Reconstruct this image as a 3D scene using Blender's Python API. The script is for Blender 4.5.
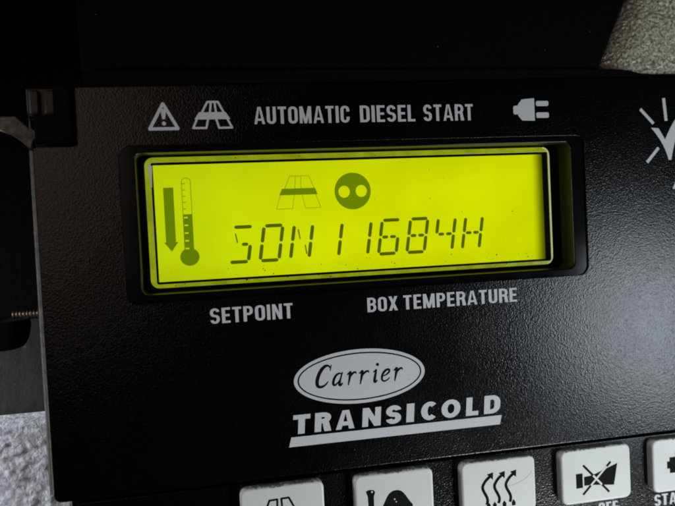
import bpy, math, random
from mathutils import Vector, Matrix
from mathutils.geometry import delaunay_2d_cdt
random.seed(7)
for o in list(bpy.data.objects): bpy.data.objects.remove(o)
scene = bpy.context.scene
COL = scene.collection

# ------------------------------------------------------------------ units
# everything is measured on the panel in millimetres: x right, y up, z out of the
# panel towards the viewer.  World: X = x, Y = -z, Z = y (metres).
def W(x, y, z=0.0):
    return Vector((x*0.001, -z*0.001, y*0.001))

# ------------------------------------------------------------------ camera
cam_d = bpy.data.cameras.new('camera')
cam = bpy.data.objects.new('camera', cam_d); COL.objects.link(cam)
cam_d.sensor_width = 36.0
cam_d.lens = 37.33
cam_d.clip_start = 0.005; cam_d.clip_end = 20.0
_right = Vector((0.978765, -0.199061, -0.048925))
_down = Vector((-0.054407, -0.022157, -0.998273))
_fwd = Vector((0.197633, 0.979737, -0.032517))
CAM = W(-37.64, -3.66, 170.98)
_m = Matrix((( _right.x, -_down.x, -_fwd.x, CAM.x),
             ( _right.y, -_down.y, -_fwd.y, CAM.y),
             ( _right.z, -_down.z, -_fwd.z, CAM.z), (0, 0, 0, 1)))
cam.matrix_world = _m
cam_d.dof.use_dof = True
cam_d.dof.focus_distance = 0.178
cam_d.dof.aperture_fstop = 12.0
scene.camera = cam

# ------------------------------------------------------------------ world, lamps, exposure
world = bpy.data.worlds.new('World'); scene.world = world
world.use_nodes = True
bg = world.node_tree.nodes['Background']
bg.inputs[0].default_value = (0.75, 0.85, 1.0, 1); bg.inputs[1].default_value = 0.0012

def area_lamp(name, pos, aim, size, power, color, shape='DISK', size_y=None, spread=180):
    d = bpy.data.lights.new(name, 'AREA'); d.shape = shape; d.size = size*0.001
    if size_y: d.size_y = size_y*0.001
    d.energy = power; d.color = color; d.spread = math.radians(spread)
    o = bpy.data.objects.new(name, d); COL.objects.link(o)
    o.location = W(*pos)
    o.rotation_euler = (W(*aim)-W(*pos)).to_track_quat('-Z', 'Y').to_euler()
    return o
area_lamp('work_lamp', (168, -56, 124), (75, -50, 0), 44, 0.155, (0.82, 0.91, 1.0), 'RECTANGLE', 74)
area_lamp('added_fill_lamp', (190, -270, 170), (10, -140, 0), 100, 0.215, (0.93, 0.97, 1.0), spread=85)  # added fill from low right, brightens keys and lower print
area_lamp('cabin_lamp', (-168, 92, 342), (-60, 10, 0), 165, 0.105, (1.0, 0.76, 0.64), 'RECTANGLE', 250)
area_lamp('yard_lamp', (-205, -8, -1), (-88, -72, -12), 60, 0.125, (0.88, 0.93, 1.0), spread=110)

vs = scene.view_settings
vs.view_transform = 'Standard'; vs.look = 'None'; vs.exposure = 0.0; vs.gamma = 1.0
vs.use_curve_mapping = False
scene.render.engine = 'CYCLES'
scene.cycles.filter_width = 2.0

# ------------------------------------------------------------------ materials
class NT:
    def __init__(s, name):
        s.m = bpy.data.materials.new(name); s.m.use_nodes = True
        s.t = s.m.node_tree; s.n = s.t.nodes; s.l = s.t.links
        s.out = s.n['Material Output']; s.p = s.n.get('Principled BSDF')
        s.tc = s.n.new('ShaderNodeTexCoord')
    def new(s, typ, **kw):
        n = s.n.new(typ)
        for k, v in kw.items(): setattr(n, k, v)
        return n
    def link(s, a, b): s.l.new(a, b)
    def noise(s, scale, detail=4, rough=0.55, vec=None, dist=0.0):
        n = s.new('ShaderNodeTexNoise'); n.inputs['Scale'].default_value = scale
        n.inputs['Detail'].default_value = detail; n.inputs['Roughness'].default_value = rough
        n.inputs['Distortion'].default_value = dist
        s.link(vec or s.tc.outputs['Object'], n.inputs['Vector']); return n
    def voro(s, scale, feature='F1', vec=None):
        n = s.new('ShaderNodeTexVoronoi', feature=feature); n.inputs['Scale'].default_value = scale
        s.link(vec or s.tc.outputs['Object'], n.inputs['Vector']); return n
    def ramp(s, src, stops):
        r = s.new('ShaderNodeValToRGB'); e = r.color_ramp.elements
        while len(e) < len(stops): e.new(0.5)
        for q, (p, c) in zip(e, stops):
            q.position = p; q.color = c if len(c) == 4 else (*c, 1)
        s.link(src, r.inputs[0]); return r
    def maprange(s, src, a, b, c=0.0, d=1.0):
        n = s.new('ShaderNodeMapRange'); s.link(src, n.inputs[0])
        for i, v in enumerate((a, b, c, d)): n.inputs[i+1].default_value = v
        return n.outputs[0]
    def smooth(s, src, a, b, c, d):
        n = s.new('ShaderNodeMapRange', interpolation_type='SMOOTHSTEP'); s.link(src, n.inputs[0])
        for i, v in enumerate((a, b, c, d)): n.inputs[i+1].default_value = v
        return n.outputs[0]
    def math(s, op, a, b=None):
        n = s.new('ShaderNodeMath', operation=op)
        for i, v in enumerate((a, b)):
            if v is None: continue
            if isinstance(v, (int, float)): n.inputs[i].default_value = v
            else: s.link(v, n.inputs[i])
        return n.outputs[0]
    def mix(s, fac, a, b):
        n = s.new('ShaderNodeMix', data_type='RGBA')
        if isinstance(fac, (int, float)): n.inputs[0].default_value = fac
        else: s.link(fac, n.inputs[0])
        for i, v in ((6, a), (7, b)):
            if isinstance(v, tuple): n.inputs[i].default_value = (*v, 1) if len(v) == 3 else v
            else: s.link(v, n.inputs[i])
        return n.outputs[2]
    def bump(s, h, strength, dist, prev=None):
        b = s.new('ShaderNodeBump'); b.inputs['Strength'].default_value = strength
        b.inputs['Distance'].default_value = dist
        s.link(h, b.inputs['Height'])
        if prev: s.link(prev, b.inputs['Normal'])
        return b.outputs[0]
    def set(s, **kw):
        names = dict(color='Base Color', rough='Roughness', metal='Metallic', spec='Specular IOR Level', normal='Normal', coat='Coat Weight')
        for k, v in kw.items():
            i = s.p.inputs[names[k]]
            if isinstance(v, (int, float)): i.default_value = v
            elif isinstance(v, tuple): i.default_value = (*v, 1)
            else: s.link(v, i)
        return s.m

def grain(t, strength):
    a = t.noise(3000, 2, 0.55); b = t.voro(2250, 'SMOOTH_F1')
    h = t.math('ADD', t.math('MULTIPLY', a.outputs[0], 0.7), t.math('MULTIPLY', b.outputs['Distance'], 0.6))
    return t.bump(h, strength, 0.00026)

def make_materials():
    M = {}
    t = NT('textured_black_plastic')
    sm = t.noise(60, 4, 0.6)
    dust = t.ramp(t.noise(2600, 2, 0.5).outputs[0], [(0.70, (0, 0, 0)), (0.80, (1, 1, 1))])
    col = t.mix(t.math('MULTIPLY', dust.outputs[0], 0.22), (0.0008, 0.0008, 0.0009), (0.04, 0.04, 0.04))
    M['plate'] = t.set(color=col, rough=t.maprange(sm.outputs[0], 0.3, 0.7, 0.19, 0.25), spec=0.4, normal=grain(t, 0.33))
    t = NT('smooth_black_plastic')
    M['bezel'] = t.set(color=(0.003, 0.003, 0.003), rough=t.maprange(t.noise(90, 2).outputs[0], 0.3, 0.7, 0.12, 0.17), spec=0.2)
    t = NT('reflection_tinted_well_wall')
    M['well'] = t.set(color=(0.03, 0.034, 0.008), rough=0.3, spec=0.3)  # green reflection of the display put into the wall colour
    t = NT('matte_black_rubber')
    M['rubber'] = t.set(color=(0.0025, 0.0025, 0.0025), rough=0.85, spec=0.05, normal=t.bump(t.noise(900, 4).outputs[0], 0.3, 0.0003))
    t = NT('white_print')
    wear = t.ramp(t.noise(1900, 4, 0.7).outputs[0], [(0.26, (0.30, 0.30, 0.30)), (0.38, (0.59, 0.595, 0.60))])
    M['ink'] = t.set(color=wear.outputs[0], rough=0.7, spec=0.1, normal=grain(t, 0.12))
    t = NT('black_print')
    wear = t.ramp(t.noise(1500, 5, 0.7).outputs[0], [(0.70, (0.004, 0.004, 0.004)), (0.80, (0.2, 0.2, 0.19))])
    M['black_ink'] = t.set(color=wear.outputs[0], rough=0.7, spec=0.08)
    # keys: off-white plastic with grime collected along the rim
    t = NT('off_white_key_plastic')
    sx = t.new('ShaderNodeSeparateXYZ'); t.link(t.tc.outputs['Object'], sx.inputs[0])
    ex = t.math('SUBTRACT', 0.0104, t.math('ABSOLUTE', sx.outputs[0]))
    ey = t.math('SUBTRACT', 0.0077, t.math('ABSOLUTE', t.math('ADD', sx.outputs[2], 0.0)))
    ed = t.math('MINIMUM', t.math('ADD', ex, 0.0007), t.math('ADD', t.math('SUBTRACT', 0.0076, sx.outputs[2]), 0.0))
    info = t.new('ShaderNodeObjectInfo')
    off = t.new('ShaderNodeVectorMath', operation='ADD'); t.link(t.tc.outputs['Object'], off.inputs[0]); t.link(info.outputs['Location'], off.inputs[1])
    n1 = t.noise(1000, 5, 0.78, vec=off.outputs[0]); n2 = t.noise(150, 3, 0.6, vec=off.outputs[0])
    g = t.math('SUBTRACT', t.math('ADD', t.math('MULTIPLY', n1.outputs[0], 1.0), t.math('MULTIPLY', n2.outputs[0], 0.7)), t.math('MULTIPLY', ed, 420.0))
    gr = t.ramp(g, [(0.64, (0, 0, 0)), (0.74, (1, 1, 1))])
    sp = t.ramp(t.noise(1200, 3, 0.6, vec=off.outputs[0]).outputs[0], [(0.74, (0, 0, 0)), (0.80, (1, 1, 1))])
    base = t.mix(n2.outputs[0], (0.60, 0.62, 0.57), (0.68, 0.70, 0.67))
    c1 = t.mix(t.math('MULTIPLY', gr.outputs[0], 0.85), base, (0.06, 0.055, 0.035))
    c1 = t.mix(t.math('MULTIPLY', sp.outputs[0], 0.5), c1, (0.15, 0.14, 0.11))
    M['key'] = t.set(color=c1, rough=0.42, spec=0.4, normal=t.bump(n1.outputs[0], 0.03, 0.0003))
    t = NT('mottled_grey_edge')
    e = t.ramp(t.noise(700, 5, 0.7).outputs[0], [(0.35, (0.10, 0.095, 0.09)), (0.65, (0.19, 0.18, 0.17))])
    M['edge'] = t.set(color=e.outputs[0], rough=0.75, spec=0.15, normal=grain(t, 0.3))
    # LCD backlight: edge-lit, weaker towards its rim; right end has frame shade painted in
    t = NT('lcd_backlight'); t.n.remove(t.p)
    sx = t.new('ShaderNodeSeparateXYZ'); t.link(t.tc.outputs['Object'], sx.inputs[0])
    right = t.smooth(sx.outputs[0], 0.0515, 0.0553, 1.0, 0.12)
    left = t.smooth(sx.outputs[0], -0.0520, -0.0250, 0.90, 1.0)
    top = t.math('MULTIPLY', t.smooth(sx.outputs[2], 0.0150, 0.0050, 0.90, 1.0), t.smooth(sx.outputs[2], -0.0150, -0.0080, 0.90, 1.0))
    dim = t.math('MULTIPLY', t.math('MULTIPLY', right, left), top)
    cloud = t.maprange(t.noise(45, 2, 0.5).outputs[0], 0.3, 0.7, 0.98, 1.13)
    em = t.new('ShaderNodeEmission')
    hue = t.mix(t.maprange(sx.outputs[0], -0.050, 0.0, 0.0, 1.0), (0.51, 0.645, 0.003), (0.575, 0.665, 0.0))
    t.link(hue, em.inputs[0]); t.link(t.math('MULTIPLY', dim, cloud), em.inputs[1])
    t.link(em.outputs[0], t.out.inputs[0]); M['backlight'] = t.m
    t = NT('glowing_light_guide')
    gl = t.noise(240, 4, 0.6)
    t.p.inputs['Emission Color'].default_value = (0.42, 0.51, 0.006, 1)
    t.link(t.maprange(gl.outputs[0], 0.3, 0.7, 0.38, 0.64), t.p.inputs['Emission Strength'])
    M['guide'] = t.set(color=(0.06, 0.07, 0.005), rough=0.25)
    t = NT('added_glow_guide_edge')
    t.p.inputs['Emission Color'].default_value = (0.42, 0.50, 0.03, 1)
    t.p.inputs['Emission Strength'].default_value = 0.8  # added side glow, throws green onto the well walls
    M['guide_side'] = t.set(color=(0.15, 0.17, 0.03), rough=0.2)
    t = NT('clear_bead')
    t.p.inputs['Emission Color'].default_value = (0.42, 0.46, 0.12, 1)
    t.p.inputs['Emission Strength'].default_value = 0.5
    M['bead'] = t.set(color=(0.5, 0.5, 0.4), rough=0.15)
    def dye(name, c):
        t = NT(name); t.n.remove(t.p); b = t.new('ShaderNodeBsdfTransparent')
        b.inputs[0].default_value = (*c, 1); t.link(b.outputs[0], t.out.inputs[0]); return t.m
    M['seg'] = dye('lcd_dark_segment', (0.13, 0.16, 0.2))
    M['seg_soft'] = dye('lcd_icon_segment', (0.235, 0.32, 0.6))
    M['seg_thin'] = dye('lcd_thin_line', (0.48, 0.52, 0.4))
    t = NT('white_glint')  # white of the glint modelled on the display rim
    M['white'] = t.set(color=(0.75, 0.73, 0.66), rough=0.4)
    t = NT('dark_wall_paint')
    sp = t.ramp(t.voro(210).outputs['Distance'], [(0.015, (0.16, 0.15, 0.135)), (0.04, (0.0025, 0.0025, 0.0022))])
    M['wall'] = t.set(color=sp.outputs[0], rough=0.8, spec=0.04, normal=t.bump(t.noise(500, 4).outputs[0], 0.4, 0.0006))
    # rough cast metal
    t = NT('granular_cast_metal')
    a = t.noise(1350, 4, 0.7); b = t.voro(1100, 'SMOOTH_F1')
    h = t.math('ADD', a.outputs[0], t.math('MULTIPLY', b.outputs['Distance'], 0.7))
    c = t.ramp(a.outputs[0], [(0.36, (0.16, 0.145, 0.10)), (0.52, (0.52, 0.48, 0.36)), (0.66, (0.95, 0.90, 0.74))])
    M['cast'] = t.set(color=c.outputs[0], rough=0.30, metal=0.3, normal=t.bump(h, 1.0, 0.0007))
    t = NT('crumpled_grey_lining')
    a = t.noise(700, 6, 0.68)
    c = t.ramp(a.outputs[0], [(0.32, (0.24, 0.24, 0.26)), (0.5, (0.52, 0.52, 0.555)), (0.68, (0.80, 0.80, 0.83))])
    M['lining'] = t.set(color=c.outputs[0], rough=0.6, spec=0.3, normal=t.bump(t.noise(900, 5, 0.6).outputs[0], 0.6, 0.0006))
    t = NT('grey_painted_sheet')
    a = t.noise(140, 5, 0.65); d = t.ramp(t.noise(900, 3).outputs[0], [(0.68, (0, 0, 0)), (0.76, (1, 1, 1))])
    c = t.mix(t.math('MULTIPLY', d.outputs[0], 0.4), t.mix(a.outputs[0], (0.009, 0.009, 0.0105), (0.021, 0.021, 0.0235)), (0.3, 0.3, 0.3))
    M['sheet'] = t.set(color=c, rough=0.55, normal=t.bump(a.outputs[0], 0.3, 0.001))
    t = NT('dull_zinc')
    a = t.noise(420, 5, 0.65)
    c = t.ramp(a.outputs[0], [(0.3, (0.03, 0.029, 0.026)), (0.7, (0.14, 0.135, 0.125))])
    M['zinc'] = t.set(color=c.outputs[0], rough=0.42, metal=0.7)
    t = NT('brassy_screw')
    M['screw'] = t.set(color=(0.26, 0.20, 0.15), rough=0.38, metal=0.9)
    t = NT('dim_brown_plastic')
    M['tab'] = t.set(color=(0.04, 0.037, 0.03), rough=0.5, normal=grain(t, 0.3))
    return M
M = make_materials()

# ------------------------------------------------------------------ mesh helpers
ORIGIN = {}
def link(name, mesh, parent=None, origin=(0, 0, 0)):
    """origin: world place of the object's origin, in panel mm"""
    o = bpy.data.objects.new(name, mesh); COL.objects.link(o)
    w = W(*origin); ORIGIN[o] = w
    if parent: o.parent = parent; o.location = w-ORIGIN[parent]
    else: o.location = w
    return o
def build(name, verts, faces, mat, parent=None, origin=(0, 0, 0), smooth=False, mats=None, fmat=None):
    me = bpy.data.meshes.new(name); ow = W(*origin)
    me.from_pydata([W(*v)-ow for v in verts], [], faces)
    for m in (mats or [mat]): me.materials.append(m)
    if fmat: me.polygons.foreach_set('material_index', fmat)
    if smooth: me.polygons.foreach_set('use_smooth', [True]*len(me.polygons))
    me.update()
    return link(name, me, parent, origin)
def tag(o, label, cat, group=None):
    o['label'] = label; o['category'] = cat
    if group: o['group'] = group
    return o

def area2(p): return sum(p[i][0]*p[(i+1) % len(p)][1]-p[(i+1) % len(p)][0]*p[i][1] for i in range(len(p)))
def tess(polys, holes=()):
    """union of polygons minus holes -> verts2d, triangles (counter-clockwise)"""
    vs, fs = [], []
    for p in list(polys)+list(holes):
        if abs(area2(p)) < 1e-9: continue
        if area2(p) < 0: p = p[::-1]
        fs.append(list(range(len(vs), len(vs)+len(p)))); vs += [Vector((q[0], q[1])) for q in p]
    npoly = len(fs)-len(holes)
    ov, oe, of, a, b, orig = delaunay_2d_cdt(vs, [], fs, 0, 1e-5)
    tris = []
    for f, src in zip(of, orig):
        if not src or any(s >= npoly for s in src): continue
        f = list(f)
        if area2([ov[i] for i in f]) < 0: f.reverse()
        tris.append(f)
    return [(v.x, v.y) for v in ov], tris
def flat(name, polys, z, mat, parent, origin=(0, 0, 0), holes=()):
    v, f = tess(polys, holes)
    used = sorted({i for t in f for i in t}); mp = {i: k for k, i in enumerate(used)}
    return build(name, [(v[i][0], v[i][1], z) for i in used], [[mp[i] for i in t] for t in f], mat, parent, origin)

def rect(x0, y0, x1, y1): return [(x0, y0), (x1, y0), (x1, y1), (x0, y1)]
def rrect(x0, y0, x1, y1, r, n=8):
    p = []
    for cx, cy, a in ((x1-r, y0+r, -90), (x1-r, y1-r, 0), (x0+r, y1-r, 90), (x0+r, y0+r, 180)):
        for i in range(n+1):
            t = math.radians(a+90*i/n); p.append((cx+r*math.cos(t), cy+r*math.sin(t)))
    return p
def ellipse(cx, cy, rx, ry, n=48): return [(cx+rx*math.cos(2*math.pi*i/n), cy+ry*math.sin(2*math.pi*i/n)) for i in range(n)]
def band(cx, cy, rx, ry, tx, ty, a0, a1, n=14, e=2.3):
    def pt(ax, ay, t):
        c, s = math.cos(t), math.sin(t)
        return (cx+ax*math.copysign(abs(c)**(2/e), c), cy+ay*math.copysign(abs(s)**(2/e), s))
    A = [math.radians(a0+(a1-a0)*i/n) for i in range(n+1)]
    return [pt(rx, ry, t) for t in A]+[pt(rx-tx, ry-ty, t) for t in reversed(A)]
def stroke(pts, w, caps=False):
    """list of polygons covering a polyline; w a number or a list of widths"""
    ws = w if isinstance(w, (list, tuple)) else [w]*len(pts)
    out = []
    for i in range(len(pts)-1):
        (x0, y0), (x1, y1) = pts[i], pts[i+1]; L = math.hypot(x1-x0, y1-y0)
        if L < 1e-9: continue
        nx, ny = -(y1-y0)/L/2, (x1-x0)/L/2; a, b = ws[i], ws[i+1]
        out.append([(x0+nx*a, y0+ny*a), (x0-nx*a, y0-ny*a), (x1-nx*b, y1-ny*b), (x1+nx*b, y1+ny*b)])
    for i in range(len(pts)):
        if caps or 0 < i < len(pts)-1: out.append(ellipse(pts[i][0], pts[i][1], ws[i]/2, ws[i]/2, 10))
    return out
def bez(p0, p1, p2, p3, n=8):
    r = []
    for i in range(n+1):
        t = i/n; u = 1-t
        r.append(tuple(u**3*a+3*u*u*t*b+3*u*t*t*c+t**3*d for a, b, c, d in zip(p0, p1, p2, p3)))
    return r

def offset(p, d):
    """inset a counter-clockwise outline by d"""
    n = len(p); out = []
    for i in range(n):
        a, b, c = p[i-1], p[i], p[(i+1) % n]
        e1 = (b[0]-a[0], b[1]-a[1]); e2 = (c[0]-b[0], c[1]-b[1])
        l1 = math.hypot(*e1) or 1; l2 = math.hypot(*e2) or 1
        n1 = (-e1[1]/l1, e1[0]/l1); n2 = (-e2[1]/l2, e2[0]/l2)
        k = 1+n1[0]*n2[0]+n1[1]*n2[1]
        if k < 0.2: k = 0.2
        out.append((b[0]+d*(n1[0]+n2[0])/k, b[1]+d*(n1[1]+n2[1])/k))
    return out
def slab(name, outline, z0, z1, r, mat, parent, origin=(0, 0, 0), holes=(), hole_r=0.0, steps=4, smooth=False):
    """extruded plate with rounded front edges (and rounded hole edges)"""
    if area2(outline) < 0: outline = outline[::-1]
    V, F = [], []
    def ringset(rings):
        base = len(V); n = len(rings[0][0])
        for pts, z in rings: V.extend([(x, y, z) for x, y in pts])
        for k in range(len(rings)-1):
            for i in range(n):
                j = (i+1) % n; a = base+k*n
                F.append([a+i, a+j, a+n+j, a+n+i])
    prof = [(r*(1-math.cos(t)), z1-r+r*math.sin(t)) for t in [math.pi/2*i/steps for i in range(steps+1)]]
    rings = [(outline, z0)]+[(offset(outline, d), z) for d, z in prof]
    ringset(rings); inner = rings[-1][0]
    hin = []
    for h in holes:
        if area2(h) < 0: h = h[::-1]
        pr = [(hole_r*(1-math.cos(t)), z1-hole_r+hole_r*math.sin(t)) for t in [math.pi/2*i/steps for i in range(steps+1)]]
        hr = [(offset(h, -d), z) for d, z in reversed(pr)]+[(h, z0)]
        ringset(hr); hin.append(hr[0][0])
    v, f = tess([inner], hin)
    b = len(V); V += [(x, y, z1) for x, y in v]; F += [[b+i for i in t] for t in f]
    o = build(name, V, F, mat, parent, origin)
    if smooth: o.data.polygons.foreach_set('use_smooth', [len(p.vertices) == 4 for p in o.data.polygons])
    return o
def lathe(name, prof, axis, center, mat, parent=None, origin=(0, 0, 0), n=24, smooth=True):
    """prof: (distance along axis, radius); axis 'x' or 'y'"""
    V, F = [], []
    for a, r in prof:
        for i in range(n):
            t = 2*math.pi*i/n
            if axis == 'x': V.append((center[0]+a, center[1]+r*math.cos(t), center[2]+r*math.sin(t)))
            else: V.append((center[0]+r*math.cos(t), center[1]+a, center[2]+r*math.sin(t)))
    for k in range(len(prof)-1):
        for i in range(n):
            j = (i+1) % n; F.append([k*n+i, k*n+j, (k+1)*n+j, (k+1)*n+i])
    F.append(list(range(n))); F.append([(len(prof)-1)*n+i for i in reversed(range(n))])
    return build(name, V, F, mat, parent, origin, smooth)

# ------------------------------------------------------------------ lettering
def glyph(ch, w, s, h, r=None, e=2.15):
    """polygons of a sans capital: width w, stem s, bar h, cap height 1"""
    r = r or min(w/2, 0.30)
    def band(*a, _b=globals()['band']): return _b(*a, e=e)
    if ch == 'O':
        return [rect(0, r, s, 1-r), rect(w-s, r, w, 1-r), band(w/2, 1-r, w/2, r, s, h, 0, 180), band(w/2, r, w/2, r, s, h, 180, 360)]
    if ch == 'C' and r > .45: return [band(w*.59, .5, w*.59, .5, s*1.05, h, 46, 314, 28)]
    if ch == 'C':
        return [rect(0, r, s, 1-r), rect(w-s, 1-r-.10, w, 1-r), rect(w-s, r, w, r+.10), band(w/2, 1-r, w/2, r, s, h, 0, 180), band(w/2, r, w/2, r, s, h, 180, 360)]
    if ch == 'U': return [rect(0, r, s, 1), rect(w-s, r, w, 1), band(w/2, r, w/2, r, s, h, 180, 360)]
    if ch == 'T': return [rect(0, 1-h, w, 1), rect(w/2-s/2, 0, w/2+s/2, 1-h/2)]
    if ch == 'I': return [rect(0, 0, s, 1)]
    if ch == 'L': return [rect(0, 0, s, 1), rect(0, 0, w, h)]
    if ch == 'E': return [rect(0, 0, s, 1), rect(0, 0, w, h), rect(0, 1-h, w, 1), rect(0, .5-h/2, w*.92, .5+h/2)]
    if ch == 'F': return [rect(0, 0, s, 1), rect(0, 1-h, w, 1), rect(0, .48-h/2, w*.9, .48+h/2)]
    if ch == 'A':
        a = w/2-s*.52; b = w/2+s*.52; q = s*.86
        return [[(0, 0), (q, 0), (w/2+q*.12, 1), (a, 1)], [(w, 0), (w-q, 0), (w/2-q*.12, 1), (b, 1)], rect(w*.2, .19, w*.8, .19+h*.9)]
    if ch == 'M':
        q = s*.92
        return [rect(0, 0, q, 1), rect(w-q, 0, w, 1), [(0, 1), (q*1.15, 1), (w/2+q*.42, 0), (w/2-q*.42, 0)], [(w, 1), (w-q*1.15, 1), (w/2-q*.42, 0), (w/2+q*.42, 0)]]
    if ch == 'N': return [rect(0, 0, s*.92, 1), rect(w-s*.92, 0, w, 1), [(0, 1), (s*.98, 1), (w, 0), (w-s*.98, 0)]]
    if ch == 'D':
        return [rect(0, 0, s, 1), rect(0, 1-h, w/2, 1), rect(0, 0, w/2, h), rect(w-s, r, w, 1-r), band(w/2, 1-r, w/2, r, s, h, 0, 90), band(w/2, r, w/2, r, s, h, 270, 360)]
    if ch in 'PR':
        lo = .41 if ch == 'P' else .43; ry = (1-lo)/2; c = w*.52
        p = [rect(0, 0, s, 1), rect(0, 1-h, c, 1), rect(0, lo, c, lo+h), band(c, lo+ry, w-c, ry, s*.95, h, -90, 90)]
        if ch == 'R': p.append([(w-s*.98, 0), (w+.03, 0), (w-s*.35, lo+.1), (w-s*1.35, lo+.1)])
        return p
    if ch == 'B':
        c = w*.5
        return [rect(0, 0, s, 1), rect(0, 1-h, c, 1), rect(0, .46, c, .46+h), rect(0, 0, c, h), band(c, .46+.27, w*.47, .27, s*.95, h, -90, 90), band(c, .30, w-c, .30, s*.95, h, -90, 90)]
    if ch == 'X': return [[(0, 0), (s*1.05, 0), (w, 1), (w-s*1.05, 1)], [(w, 0), (w-s*1.05, 0), (0, 1), (s*1.05, 1)]]
    if ch == 'S':
        q = .5+h*.5
        return [band(w/2, 1-q/2, w/2, q/2, s*.95, h, 12, 270), band(w/2, q/2, w/2, q/2, s*.95, h, -168, 90)]
    return []
CONDENSED = dict(A=.56, U=.49, T=.45, O=.50, M=.64, I=.2, C=.49, D=.50, E=.42, S=.48, L=.40, R=.50, P=.48, N=.50, B=.50, X=.52, F=.40)
def word(text, x0, x1, y, cap, s=.165, h=.142, gap=.105, space=.30, slant=0.0):
    """polygons of a word set between x0 and x1 on baseline y"""
    x = 0; items = []
    for ch in text:
        if ch == ' ': x += space-gap; continue
        w = s if ch == 'I' else CONDENSED[ch]
        items.append((ch, x, w)); x += w+gap
    total = x-gap; kx = (x1-x0)/total
    P = []
    for ch, gx, w in items:
        for p in glyph(ch, w, s, h):
            P.append([(x0+(gx+px)*kx+slant*py*cap, y+py*cap) for px, py in p])
    return P

# ================================================================== THE SETTING
def back_wall():
    V, F = [], []
    for (x, y) in ((-260, -170), (260, -170), (260, 170), (-260, 170)): V.append((x, y, -46))
    o = build('back_wall', V, [[0, 1, 2, 3]], M['wall'], origin=(0, -170, -46)); o['kind'] = 'structure'
back_wall()

def cast_wall():
    """rough cast casing at the upper right; its left edge rolls away from the light"""
    V, F = [], []; R = 16.0; nx, ny = 90, 50
    random.seed(3)
    for j in range(ny+1):
        y = 30+45*j/ny; xe = 67.0+(y-36)*0.50
        for i in range(nx+1):
            u = i/nx
            if u < .3:
                t = math.pi/2*(1-u/.3); x = xe+R-R*math.sin(t); z = -.8-R+R*math.cos(t)
            else:
                x = xe+R+(135-xe-R)*(u-.3)/.7; z = -.8
            z += random.uniform(-.12, .12)
            V.append((x, y, z))
    for j in range(ny):
        for i in range(nx):
            a = j*(nx+1)+i; F.append([a, a+1, a+nx+2, a+nx+1])
    o = build('cast_casing_wall', V, F, M['cast'], origin=(100, 30, -2), smooth=True); o['kind'] = 'structure'
cast_wall()

def lower_ledge():
    """grey sheet face at the lower left and the crumpled lining ledge below it"""
    V, F = [], []
    prof = [(-24, -35), (-32, -30.5), (-40, -27.5), (-48.5, -26)]
    for y, z in prof: V += [(-140, y, z), (-50, y+.0, z)]
    for k in range(len(prof)-1): F.append([2*k, 2*k+2, 2*k+3, 2*k+1])
    o = build('sheet_wall', V, F, M['sheet'], origin=(-95, -48, -26), smooth=True); o['kind'] = 'structure'
    from mathutils import noise as mn
    V, F = [], []; nx, ny = 150, 90
    for j in range(ny+1):
        v = j/ny
        y = -47.6-36*v; z = -18.5+13*v
        if v < .04: z -= (0.04-v)/.04*6
        for i in range(nx+1):
            x = -125+75*i/nx
            amp = max(0.0, min(1.0, (v-.10)/.06))
            p = Vector((x*.42, y*.60, 1.7))
            d = mn.fractal(p, 0.9, 2.1, 4)*1.0+0.5*abs(mn.noise(Vector((x*.55+y*.25, y*.6, 8))))
            V.append((x, y+amp*d*.08, z+amp*d*.30+.08*mn.noise(Vector((x*.2, y*.2, 0)))))
    for j in range(ny):
        for i in range(nx):
            a = j*(nx+1)+i; F.append([a, a+nx+1, a+nx+2, a+1])
    o = build('lining_ledge', V, F, M['lining'], origin=(-95, -84, -10), smooth=True); o['kind'] = 'structure'
lower_ledge()

# ================================================================== THE PANEL
panel = link('control_panel', None, None, (0, -64, -5))
tag(panel, 'black textured refrigeration control panel with glowing yellow green display and white keys', 'control panel')

# --- faceplate
def face_outline():
    def corner(cx, cy, r, a0, a1, n=6): return [(cx+r*math.cos(math.radians(a0+(a1-a0)*i/n)), cy+r*math.sin(math.radians(a0+(a1-a0)*i/n))) for i in range(n+1)]
    p = corner(-71.3, -62.1, 1.8, 180, 270)
    p += [(135, -63.9), (135, 34.2), (90, 34.1), (20, 33.2)]
    p += corner(-62.4, 31.6, .8, 90, 180)
    p += corner(-64.0, 19.6, .8, 0, -90)
    p += corner(-72.1, 17.8, 1.0, 90, 180)
    return p
bez_out = rrect(-54.3, -18.9, 65.6, 18.5, 2.8)
slab('faceplate', face_outline(), -5, 0, .32, M['plate'], panel, (0, -64, -5), holes=[bez_out], hole_r=.08, smooth=True)
# pale line along the left edge: a narrow rounded grey strip
ep = [(-73.95, -62.0), (-72.75, -62.0), (-72.75, 18.0), (-73.75, 18.0)]
slab('edge_strip', ep, -6, .06, .55, M['edge'], panel, (-73, -62, -5), smooth=True)

slab('rear_housing', [(-70.5, -99), (134, -99), (134, 31), (-61.5, 31), (-61.5, 18), (-70.5, 18)], -30, -7.4, .2, M['rubber'], panel, (0, -99, -20))
# --- keypad base, recessed below the fold of the plate
def keypad():
    V, F = [], []
    slab('keypad_plate', [(-68.3, -100), (135, -100), (135, -65.0), (-68.3, -65.0)], -6, -1.3, .2, M['plate'], panel, (0, -100, -6))
keypad()

# --- display bezel: flange, rounded lip, well walls and floor
WELL = rrect(-50.6, -16.9, 61.8, 16.8, 1.6)
bezel = slab('display_bezel', rrect(-54.9, -19.5, 66.2, 19.1, 3.0), -7.2, -.55, .1, M['bezel'], panel, (0, -19, -7), holes=[WELL], hole_r=.35, smooth=True)
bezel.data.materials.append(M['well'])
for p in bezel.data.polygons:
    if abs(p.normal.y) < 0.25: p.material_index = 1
build('bezel_floor', [(-52, -18.5, -7), (63, -18.5, -7), (63, 18.5, -7), (-52, 18.5, -7)], [[0, 1, 2, 3]], M['bezel'], panel, (0, -18, -7))

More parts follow.
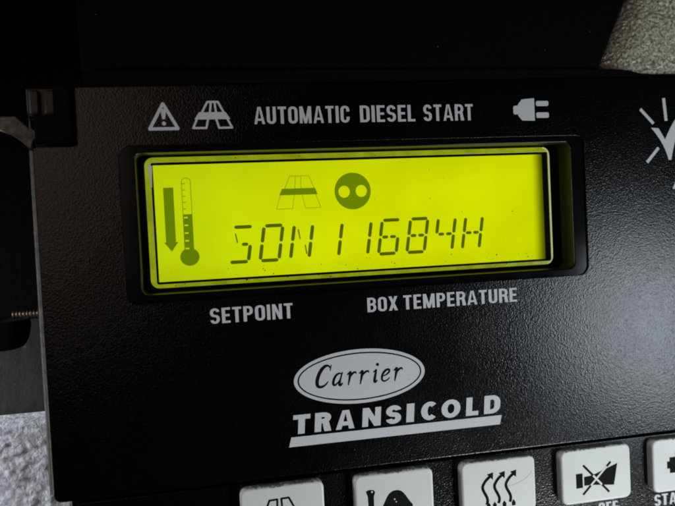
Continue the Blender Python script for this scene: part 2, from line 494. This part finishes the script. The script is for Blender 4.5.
# --- display: measured on the panel plane, then set back to its own depth
ZL = -3.5
KX, KY = -37.64, -3.66
def lk(x, y, z=ZL):
    k = (170.98-z)/170.98
    return (KX+(x-KX)*k, KY+(y-KY)*k)
def lkp(p, z=ZL): return [lk(x, y, z) for x, y in p]

RIM = lkp(rrect(-48.5, -15.4, 55.15, 15.6, 2.0))
GASK = lkp(rrect(-47.12, -14.5, 54.75, 14.35, .5))
LCD = lkp([(-46.6, -13.95), (53.25, -13.95), (53.25, 13.75), (-46.6, 13.75)])

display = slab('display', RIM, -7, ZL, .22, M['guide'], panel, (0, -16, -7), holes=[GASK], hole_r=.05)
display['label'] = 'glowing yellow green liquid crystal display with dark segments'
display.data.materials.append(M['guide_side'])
for p in display.data.polygons:      # block sides get an added glow to light the well walls
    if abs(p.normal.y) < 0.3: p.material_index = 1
def ring(name, outer, inner, z, zin, mat, parent):
    v, f = tess([outer], [inner]); V = [(x, y, z) for x, y in v]; F = [list(t) for t in f]
    n = len(inner); b = len(V)
    V += [(x, y, z) for x, y in inner]+[(x, y, zin) for x, y in inner]
    F += [[b+i, b+n+i, b+n+(i+1) % n, b+(i+1) % n] for i in range(n)]
    return build(name, V, F, mat, parent, (0, -16, -7))
ring('gasket', lkp(rrect(-47.16, -14.54, 54.79, 14.39, .5)), LCD, ZL-.10, ZL-.4, M['rubber'], display)
ZS = ZL-.36
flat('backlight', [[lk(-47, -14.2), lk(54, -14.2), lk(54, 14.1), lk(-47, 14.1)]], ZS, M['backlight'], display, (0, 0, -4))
# thin clear bead along the right end of the window
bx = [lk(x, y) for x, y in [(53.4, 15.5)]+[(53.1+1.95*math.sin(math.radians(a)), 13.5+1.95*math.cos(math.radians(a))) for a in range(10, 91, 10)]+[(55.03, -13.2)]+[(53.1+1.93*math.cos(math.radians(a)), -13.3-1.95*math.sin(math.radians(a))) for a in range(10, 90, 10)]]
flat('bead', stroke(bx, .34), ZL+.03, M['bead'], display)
# white glint at the upper left corner, modelled as a pale wedge
flat('glint_wedge', [lkp([(-47.75, 13.6), (-47.1, 13.9), (-46.72, 13.5), (-46.85, 11.2), (-46.95, 8.6), (-47.15, 8.6), (-47.3, 11.0)])], ZL+.04, M['white'], display)

ZC = ZS+.12
# LCD characters
SEG = {'t': ((.10, 0), (3.5, 0)), 'b': ((.10, -8.45), (3.5, -8.45)),
       'ul': ((-.55, -.75), (-.55, -3.6)), 'll': ((-.55, -4.85), (-.55, -7.75)),
       'ur': ((4.05, -.75), (4.05, -3.6)), 'lr': ((4.05, -4.85), (4.05, -7.75)),
       'ml': ((.30, -4.22), (1.10, -4.22)), 'mr': ((2.35, -4.22), (3.15, -4.22)),
       'd1': ((.55, -1.3), (1.25, -3.5)), 'd2': ((2.75, -5.2), (3.35, -7.3)), 'ds': ((.15, -1.6), (.85, -3.7))}
CH = {'S': 't ds mr lr b', 'O': 't ul ur ll lr b', 'N': 'ul ll ur lr d1 d2', '1': 'ur lr', '6': 't ul ml mr ll lr b',
      '8': 't ul ur ml mr ll lr b', '4': 'ul ur ml mr lr', 'H': 'ul ur ml mr ll lr'}
for i, ch in enumerate('SON11684H'):
    x0 = -27.95+7.47*i; y0 = -1.75; P = []
    for s in CH[ch].split():
        (ax, ay), (bx_, by) = SEG[s]; w = .30 if s[0] == 'd' else .86
        if s in ('ml', 'mr'): w = .78
        if s in ('t', 'b'): w = .84
        a = (x0+ax+.165*ay, y0+ay); b = (x0+bx_+.165*by, y0+by)
        P += [lkp(q) for q in stroke([a, b], w, caps=True)]
    flat('display_character', P, ZC, M['seg'], display, (*lk(x0, -10.5), -4))
# LCD down arrow, thermometer, road and socket symbols
flat('arrow_symbol', [lkp([(-44.5, 8.4), (-42.15, 8.4), (-42.2, -4.6), (-41.65, -4.6), (-43.25, -6.8), (-44.95, -4.6), (-44.5, -4.6)])], ZC, M['seg_soft'], display, (-43, 0, -4))
th = [rect(-40.3, -7, -38.05, 1.9), ellipse(-39.15, -8.3, 2.25, 2.15, 32)]
ticks = [rect(-40.05, 1.9-1.85*k-.95, -39.15, 1.9-1.85*k-.6) for k in range(5)]
flat('thermometer_symbol', [lkp(p) for p in th], ZC, M['seg_soft'], display, (-39, 0, -4), holes=[lkp(p) for p in ticks])
tube = stroke([(-40.2, 1.9), (-40.2, 9.7)]+[(-39.15-1.05*math.cos(math.radians(a)), 9.6+.95*math.sin(math.radians(a))) for a in range(15, 180, 15)]+[(-38.1, 9.7), (-38.1, 1.9)], .2)
for k in range(5): tube.append(rect(-40.2, 3.1+1.5*k, -39.4, 3.36+1.5*k))
flat('thermometer_tube_symbol', [lkp(p) for p in tube], ZC, M['seg_thin'], display, (-39, 0, -4))
rd = []
for a, b in [((-14.1, 10.2), (-9.4, 10.15)), ((-14.1, 10.2), (-15.6, 7.0)), ((-9.4, 10.15), (-8.2, 7.0)), ((-12.7, 10.2), (-13.0, 7.0)), ((-11.4, 10.2), (-11.5, 7.0)),
             ((-16.7, 5.6), (-17.8, 2.2)), ((-17.8, 2.2), (-13.8, 2.2)), ((-13.8, 2.2), (-13.2, 5.6)), ((-11.3, 5.6), (-10.6, 2.2)), ((-10.6, 2.2), (-6.7, 2.2)), ((-6.7, 2.2), (-7.9, 5.6))]:
    rd += stroke([a, b], .16)
flat('road_outline_symbol', [lkp(p) for p in rd], ZC, M['seg_thin'], display, (-12, 0, -4))
flat('road_bar_symbol', [lkp([(-16.2, 7.15), (-8.0, 7.1), (-7.35, 5.5), (-16.95, 5.55)])], ZC, M['seg_soft'], display, (-12, 0, -4))
flat('socket_symbol', [lkp(ellipse(1.55, 5.95, 4.65, 4.6))], ZC, M['seg_soft'], display, (1.5, 0, -4), holes=[lkp(ellipse(-.65, 5.85, 1.45, 1.5, 24)), lkp(ellipse(3.75, 5.9, 1.45, 1.5, 24))])
# specks of dirt on the display window
random.seed(11); P = []
for k in range(46):
    x = random.uniform(-46, 53); y = random.choice([random.uniform(-13.5, 13.3), random.uniform(-13.7, -10.8), random.uniform(-13.7, -11)]); r = random.choice([.06, .08, .08, .12, .17])
    P.append(lkp([(x+r*math.cos(a)*random.uniform(.6, 1.3), y+r*math.sin(a)*random.uniform(.6, 1.3)) for a in [i*1.047 for i in range(6)]]))
for k in range(16):      # along the glowing rim
    x = random.uniform(-46, 52); y = random.choice([14.75, -14.8])+random.uniform(-.35, .35); r = random.uniform(.05, .15)
    P.append(lkp([(x+r*2*math.cos(a)*random.uniform(.6, 1.3), y+r*math.sin(a)*random.uniform(.6, 1.3)) for a in [i*1.047 for i in range(6)]]))
d = flat('dirt_specks', P, ZL+.05, M['rubber'], display); d['kind'] = 'stuff'

# --- printing on the faceplate
ZI = .02
for t, a, b in (('AUTOMATIC', -22.1, 1.6), ('DIESEL', 4.3, 18.7), ('START', 20.9, 34.3)):
    flat('printed_word', word(t, a, b, 23.0, 4.15), ZI, M['ink'], panel, (a, 23, 0))
flat('printed_word', word('SETPOINT', -35.2, -15.1, -24.75, 3.72), ZI, M['ink'], panel, (-35, -24.7, 0))
flat('printed_word', word('BOX', 3.85, 11.8, -24.7, 3.62), ZI, M['ink'], panel, (4, -24.7, 0))
flat('printed_word', word('TEMPERATURE', 13.3, 44.4, -24.7, 3.62), ZI, M['ink'], panel, (13, -24.7, 0))

# warning triangle
tri = [(-46.75, 22.3), (-40.25, 22.3), (-43.45, 28.2)]
P = stroke(tri+[tri[0]], .75, caps=True)
P += [[(-43.75, 24.55), (-43.1, 24.55), (-42.85, 26.3), (-43.1, 27.0), (-43.75, 27.0), (-44.0, 26.3)], ellipse(-43.42, 23.55, .47, .47, 16)]
flat('warning_triangle_symbol', P, ZI, M['ink'], panel, (-43, 22, 0))
# road symbol
P = [[(-36.35, 24.35), (-27.8, 24.35), (-28.9, 26.05), (-35.2, 26.05)]]
for a, b in [((-34.55, 25.9), (-33.1, 28.5)), ((-33.1, 28.5), (-30.6, 28.5)), ((-30.6, 28.5), (-29.3, 25.9)), ((-32.25, 28.5), (-32.6, 25.9)), ((-31.4, 28.5), (-31.15, 25.9)),
             ((-35.7, 24.5), (-36.7, 22.35)), ((-36.7, 22.35), (-33.6, 22.3)), ((-33.6, 22.3), (-33.1, 24.5)), ((-31.2, 24.5), (-30.6, 22.3)), ((-30.6, 22.3), (-27.5, 22.3)), ((-27.5, 22.3), (-28.6, 24.5))]:
    P += stroke([a, b], .5, caps=True)
flat('road_symbol', P, ZI, M['ink'], panel, (-32, 22, 0))
# plug
P = [[(48.0, 28.2), (51.55, 28.5), (51.55, 22.6), (48.0, 22.7), (46.9, 23.9), (46.9, 26.9)], rrect(45.55, 24.3, 47.4, 26.6, .5, 4), rrect(52.0, 26.4, 55.6, 27.75, .45, 4), rrect(52.0, 23.3, 55.6, 24.75, .45, 4)]
flat('plug_symbol', P, ZI, M['ink'], panel, (50, 23, 0))
# check mark with rays
P = stroke([(82.7, 25.2), (86.6, 21.2)], .85)+stroke([(89.95, 28.1), (90.5, 21.9)], .9)+stroke([(84.2, 10.7), (87.9, 14.6)], .85)
P.append([(85.8, 20.1), (88.1, 19.9), (90.0, 16.8)]+bez((90.0, 16.8), (91.8, 20.5), (94.5, 24.5), (98.5, 27.5), 8)[1:]+bez((98.5, 27.5), (95.3, 22.5), (93.0, 17.5), (91.7, 11.2), 8)+[(90.9, 11.2)]+bez((90.9, 11.2), (90.2, 14.0), (88.7, 17.0), (85.8, 20.1), 6)[1:])
flat('check_mark_symbol', P, ZI, M['ink'], panel, (90, 11, 0))
P = [[(91.8, 3.2), (93.0, 3.2), (95.6, 8.2), (94.2, 8.2)], [(94.2, 8.2), (95.6, 8.2), (98.6, 3.2), (97.2, 3.2)]]
flat('printed_symbol', P, ZI, M['ink'], panel, (94, 3, 0))

# oval emblem with script name, and block name with rule
ex, ey = 1.2, -40.65
emblem = flat('oval_emblem', [ellipse(ex, ey, 16.95, 6.85, 72)], ZI, M['ink'], panel, (ex, ey, 0), holes=[ellipse(ex, ey, 16.05, 6.05, 72)])
flat('oval_field', [ellipse(ex, ey, 15.65, 5.68, 72)], ZI, M['ink'], emblem, (ex, ey, 0))
def script():
    P = []; sl = .22
    def add(pts, ws, ox, caps=True):
        n = len(pts); L = [1.22*(ws[0]+(ws[1]-ws[0])*math.sin(math.pi*i/(n-1))) for i in range(n)]
        q = [(ox+x+sl*y, -42.6+y*1.08) for x, y in pts]
        P.extend(stroke(q, L, caps))
    # C
    add(bez((3.1, 4.1), (2.75, 5.0), (1.8, 5.15), (1.25, 4.6), 8)+bez((1.25, 4.6), (.1, 3.7), (-.55, .25), (1.05, .1), 12)[1:]+bez((1.05, .1), (1.9, 0), (2.5, .5), (2.9, 1.15), 6)[1:], (.22, .75), -10.35)
    add([(3.1, 4.95), (3.05, 3.75)], (.22, .3), -10.35)
    # a
    a = -6.15
    add(bez((1.95, 2.7), (1.2, 3.25), (.2, 2.6), (.1, 1.2), 8)+bez((.1, 1.2), (.0, -.1), (.9, -.1), (1.7, 1.3), 8)[1:], (.22, .55), a)
    add([(2.05, 3.0), (1.8, 1.3), (1.75, .45)]+bez((1.75, .45), (1.8, 0), (2.2, .05), (2.5, .5), 5)[1:], (.30, .60), a)
    # r
    for ox, k in ((-2.75, 1.0), (.35, 1.08), (9.35, 1.0)):
        add([(.1, 2.45), (.75, 2.9), (.8, 2.0), (.72, 0)], (.26, .62), ox)
        add(bez((.78, 1.5), (1.0, 2.4), (1.6*k, 2.95), (2.15*k, 2.85), 7)+[(2.3*k, 2.5)], (.22, .46), ox)
    # i
    add([(.15, 2.5), (.75, 2.9), (.72, 1.4), (.72, .5)]+bez((.72, .5), (.8, 0), (1.1, .1), (1.4, .45), 4)[1:], (.26, .62), 3.95)
    P.append(ellipse(3.95+.85+sl*4.35, -42.6+4.5, .42, .42, 14))
    # e
    add(bez((.35, 1.35), (1.3, 1.5), (2.0, 2.0), (1.9, 2.55), 7)+bez((1.9, 2.55), (1.7, 3.1), (.3, 2.8), (.15, 1.3), 8)[1:]+bez((.15, 1.3), (.1, -.1), (1.3, -.25), (2.2, .8), 8)[1:], (.22, .5), 6.35)
    return P
flat('script_name', script(), ZI+.015, M['black_ink'], emblem, (-10, -42.5, 0))
rule = flat('printed_rule', [[(-17.75, -56.75), (38.15, -56.75), (38.75, -54.35), (-17.05, -54.35)]], ZI, M['ink'], panel, (0, -56, 0))
for ch, a, b in (('T', -16.7, -12.3), ('R', -11.2, -7.0), ('A', -5.8, -.9), ('N', 1.0, 5.9), ('S', 7.15, 11.3), ('I', 12.6, 14.75), ('C', 16.5, 20.6), ('O', 22.0, 27.3), ('L', 28.8, 32.3), ('D', 33.8, 38.4)):
    cap = 4.75; w = (b-a-.1)/cap; s = .35
    if ch == 'I': s = w
    P = [[(a+px*cap+.14*py*cap*.6, -53.65+py*cap) for px, py in p] for p in glyph(ch, w, s, .235, .5 if ch in 'CO' else .42, 2.0)]
    flat('block_letter', P, ZI, M['ink'], panel, (a, -53.6, 0))

# --- keys
KZ = 1.1
def key_mesh():
    o = slab('key', rrect(-10.35, -7.45, 10.35, 7.45, 1.9, 6), -3.0, KZ, .6, M['key'], None, (0, 0, 0), smooth=True)
    me = o.data; bpy.data.objects.remove(o); return me
KM = key_mesh(); keys = []
for cx in (-20.1, 8.4, 36.75, 64.9, 92.3):
    k = link('key', KM, panel, (cx, -72.95, 0)); keys.append(k)
for k, lab in zip(keys, ('white key with a road symbol', 'white key with a bar and dome symbol', 'white key with three wavy rising arrows', 'white key with a crossed out horn', 'white key above the word START')): k['label'] = lab
ZK = KZ+.02
# road outline
P = []
for a, b in [((-23.4, -69.0), (-21.45, -68.9)), ((-20.45, -68.85), (-18.6, -68.8)), ((-23.4, -69.0), (-26, -75.4)), ((-21.45, -68.9), (-21.7, -75.4)), ((-20.45, -68.85), (-20.1, -75.4)), ((-18.6, -68.8), (-15.5, -75.2))]:
    P += stroke([a, b], .5, caps=True)
P.append([(-26.8, -72.6), (-14.6, -72.4), (-13.6, -74.2), (-27.6, -74.4)])
flat('road_symbol', P, ZK, M['black_ink'], keys[0], (-20, -73, 1))
# bar with round head and dome
P = [[(.9, -69.75), (1.7, -69.45), (2.9, -69.55), (3.3, -70.2), (2.9, -71.2), (2.85, -77.6), (1.45, -77.6), (1.35, -71.2)],
     [(4.6, -74.8)]+bez((4.6, -74.8), (6.2, -72.6), (6.3, -70.4), (8.7, -70.3), 8)[1:]+bez((8.7, -70.3), (11.0, -70.2), (11.4, -72.8), (13.0, -74.4), 8)[1:]+[(13.0, -77.4), (4.6, -77.4)]]
flat('bar_and_dome_symbol', P, ZK, M['black_ink'], keys[1], (8, -73, 1), holes=[ellipse(2.5, -70.05, .26, .26, 12), ellipse(8.3, -72.6, .22, .22, 8), ellipse(8.7, -73.3, .18, .18, 8)])
# three wavy arrows and droplets
P = []
for x in (32.7, 36.0, 39.2):
    pts = bez((x+.35, -77.2), (x+1.7, -75.0), (x-1.7, -73.4), (x-.2, -71.6), 10)+bez((x-.2, -71.6), (x+.3, -70.8), (x+.9, -70.3), (x+1.6, -69.9), 5)[1:]
    P += stroke(pts, .78)
    P.append([(x+.75, -69.25), (x+2.5, -68.85), (x+2.35, -70.85)])
for x in (33.6, 35.3, 38.0, 40.6): P.append([(x-.5, -78.3), (x+.5, -78.3), (x+.55, -77.4), (x, -76.6), (x-.55, -77.4)])
flat('wavy_arrows_symbol', P, ZK, M['black_ink'], keys[2], (37, -73, 1))
sc = bez((38.2, -72.9), (41.5, -73.2), (45.0, -71.6), (46.2, -69.6), 14)
flat('scratch', stroke(sc, .06), ZK-.005, M['edge'], keys[2], (42, -72, 1))
# crossed-out horn: the cross is black outside the horn and white inside it
horn = [[(58.8, -72.15), (60.75, -72.15), (60.75, -76.1), (58.8, -76.1)], [(61.15, -73.2), (63.6, -73.0), (71.2, -70.5), (70.0, -76.35), (63.2, -75.6), (61.15, -75.6)]]
def seg(a, b, t0, t1): return [(a[0]+(b[0]-a[0])*t, a[1]+(b[1]-a[1])*t) for t in (t0, t1)]
d1 = ((61.0, -70.0), (68.5, -78.1)); d2 = ((69.2, -69.9), (60.7, -78.0))
hs = flat('horn_symbol', horn, ZK, M['black_ink'], keys[3], (65, -73, 1), holes=[stroke(seg(*d1, .30, .80), .55)[0]])
hs2 = flat('cross_symbol', stroke(seg(*d1, 0, .40), .62)+stroke(seg(*d1, .70, 1), .62)+stroke(seg(*d2, 0, .16), .62)+stroke(seg(*d2, .70, 1), .62), ZK+.012, M['black_ink'], keys[3], (65, -73, 1))
flat('cross_gap_symbol', stroke(seg(*d2, .14, .72), .5)+stroke(seg(*d1, .38, .72), .5), ZK+.018, M['key'], keys[3], (65, -73, 1))
# block symbol on the right key
flat('engine_symbol', [rect(86.4, -73.9, 88.3, -71.9), rect(87.2, -75.2, 96, -70.8), rect(89.0, -71, 94, -69.4)], ZK, M['black_ink'], keys[4], (92, -73, 1))
# words below the keys
ZP = -1.28
flat('printed_word', word('OFF', 66.6, 72.4, -84.9, 3.0, s=.2), ZP, M['ink'], panel, (66, -85, -1))
flat('printed_word', word('START', 83.8, 95.6, -85.0, 3.2, s=.2), ZP, M['ink'], panel, (84, -85, -1))

# ================================================================== THINGS ROUND THE PANEL
# black rubber trim along the panel's upper edge
tr = [(-61, 32.45), (20, 33.3), (90, 34.2), (135, 34.3), (135, 34.95), (88, 34.75), (84, 34.9), (80.5, 35.7), (76, 36.1), (62, 36.4), (20, 36.4), (-30, 36.2), (-61, 36.0)]
tag(slab('trim_strip', tr, -14, -.3, .35, M['rubber'], None, (30, 33, -7), smooth=True), 'black rubber trim strip running along the upper edge of the panel', 'trim strip')

hd = [(-61.5, 36.6), (71.5, 36.9), (73.5, 41), (81, 57), (90, 78), (-62, 78)]  # hood added to block stray light and hide the casting's left roll
tag(slab('added_hood', hd, -30, -.9, .8, M['wall'], None, (5, 37, -15), smooth=True), 'dusty black hood added to block light and fill the dark top above the panel', 'hood')
# latch block with two ribs at the notch
latch = slab('latch_block', [(-75.2, 26.8), (-67.6, 26.8), (-67.6, 33.6), (-75.2, 33.6)], -12, -7.6, .3, M['tab'], None, (-71, 27, -10))
tag(latch, 'small dark latch block with two upright ribs at the notched panel corner', 'latch')
for a, b in ((-74.4, -72.1), (-71.0, -68.6)):
    slab('rib', rrect(a, 27.4, b, 33.0, .5, 4), -7.8, -6.2, .5, M['tab'], latch, ((a+b)/2, 27, -7), smooth=True)

slab('notch_blocker', [(-72.6, 19.2), (-63.9, 19.2), (-63.9, 33.0), (-68.0, 33.0), (-68.0, 26.4), (-72.6, 26.4)], -12, -1.2, .4, M['rubber'], latch, (-68, 20, -8), smooth=True)  # black filler added to keep lamp light off the notch edge
# bent zinc bracket
br = [(-81.5, 27.0), (-77.6, 27.2), (-75.0, 24.2), (-74.7, 27.0), (-74.0, 24.2), (-71.9, 22.5), (-73.8, 21.0), (-74.6, 18.6), (-76.6, 20.9), (-79.2, 22.8), (-81.5, 23.6)]
tag(slab('bracket', br, -9, -6.6, .45, M['zinc'], None, (-77, 19, -8), smooth=True), 'bent grey metal bracket poking out beside the notched panel corner', 'bracket')

# threaded screw
prof = []; a = 0.0
while a < 6.6:
    prof += [(a, .62), (a+.22, .98), (a+.38, .98), (a+.6, .62)]; a += .78
scr = lathe('screw', prof, 'x', (-81.4, -20.1, -8), M['screw'], None, (-79, -20, -8), 20)
tag(scr, 'thin threaded screw in the dark gap left of the panel', 'screw')
# black rubber bumper below it
bp_ = [(0, 5.9), (-1.2, 6.2), (-3.2, 5.9), (-5.2, 5.3), (-6.6, 4.3), (-7.2, 2.5)]
tag(lathe('rubber_bumper', bp_, 'y', (-84.2, -21.4, -10.5), M['rubber'], None, (-84, -28, -10), 28), 'black tapered rubber bumper under the screw', 'bumper')
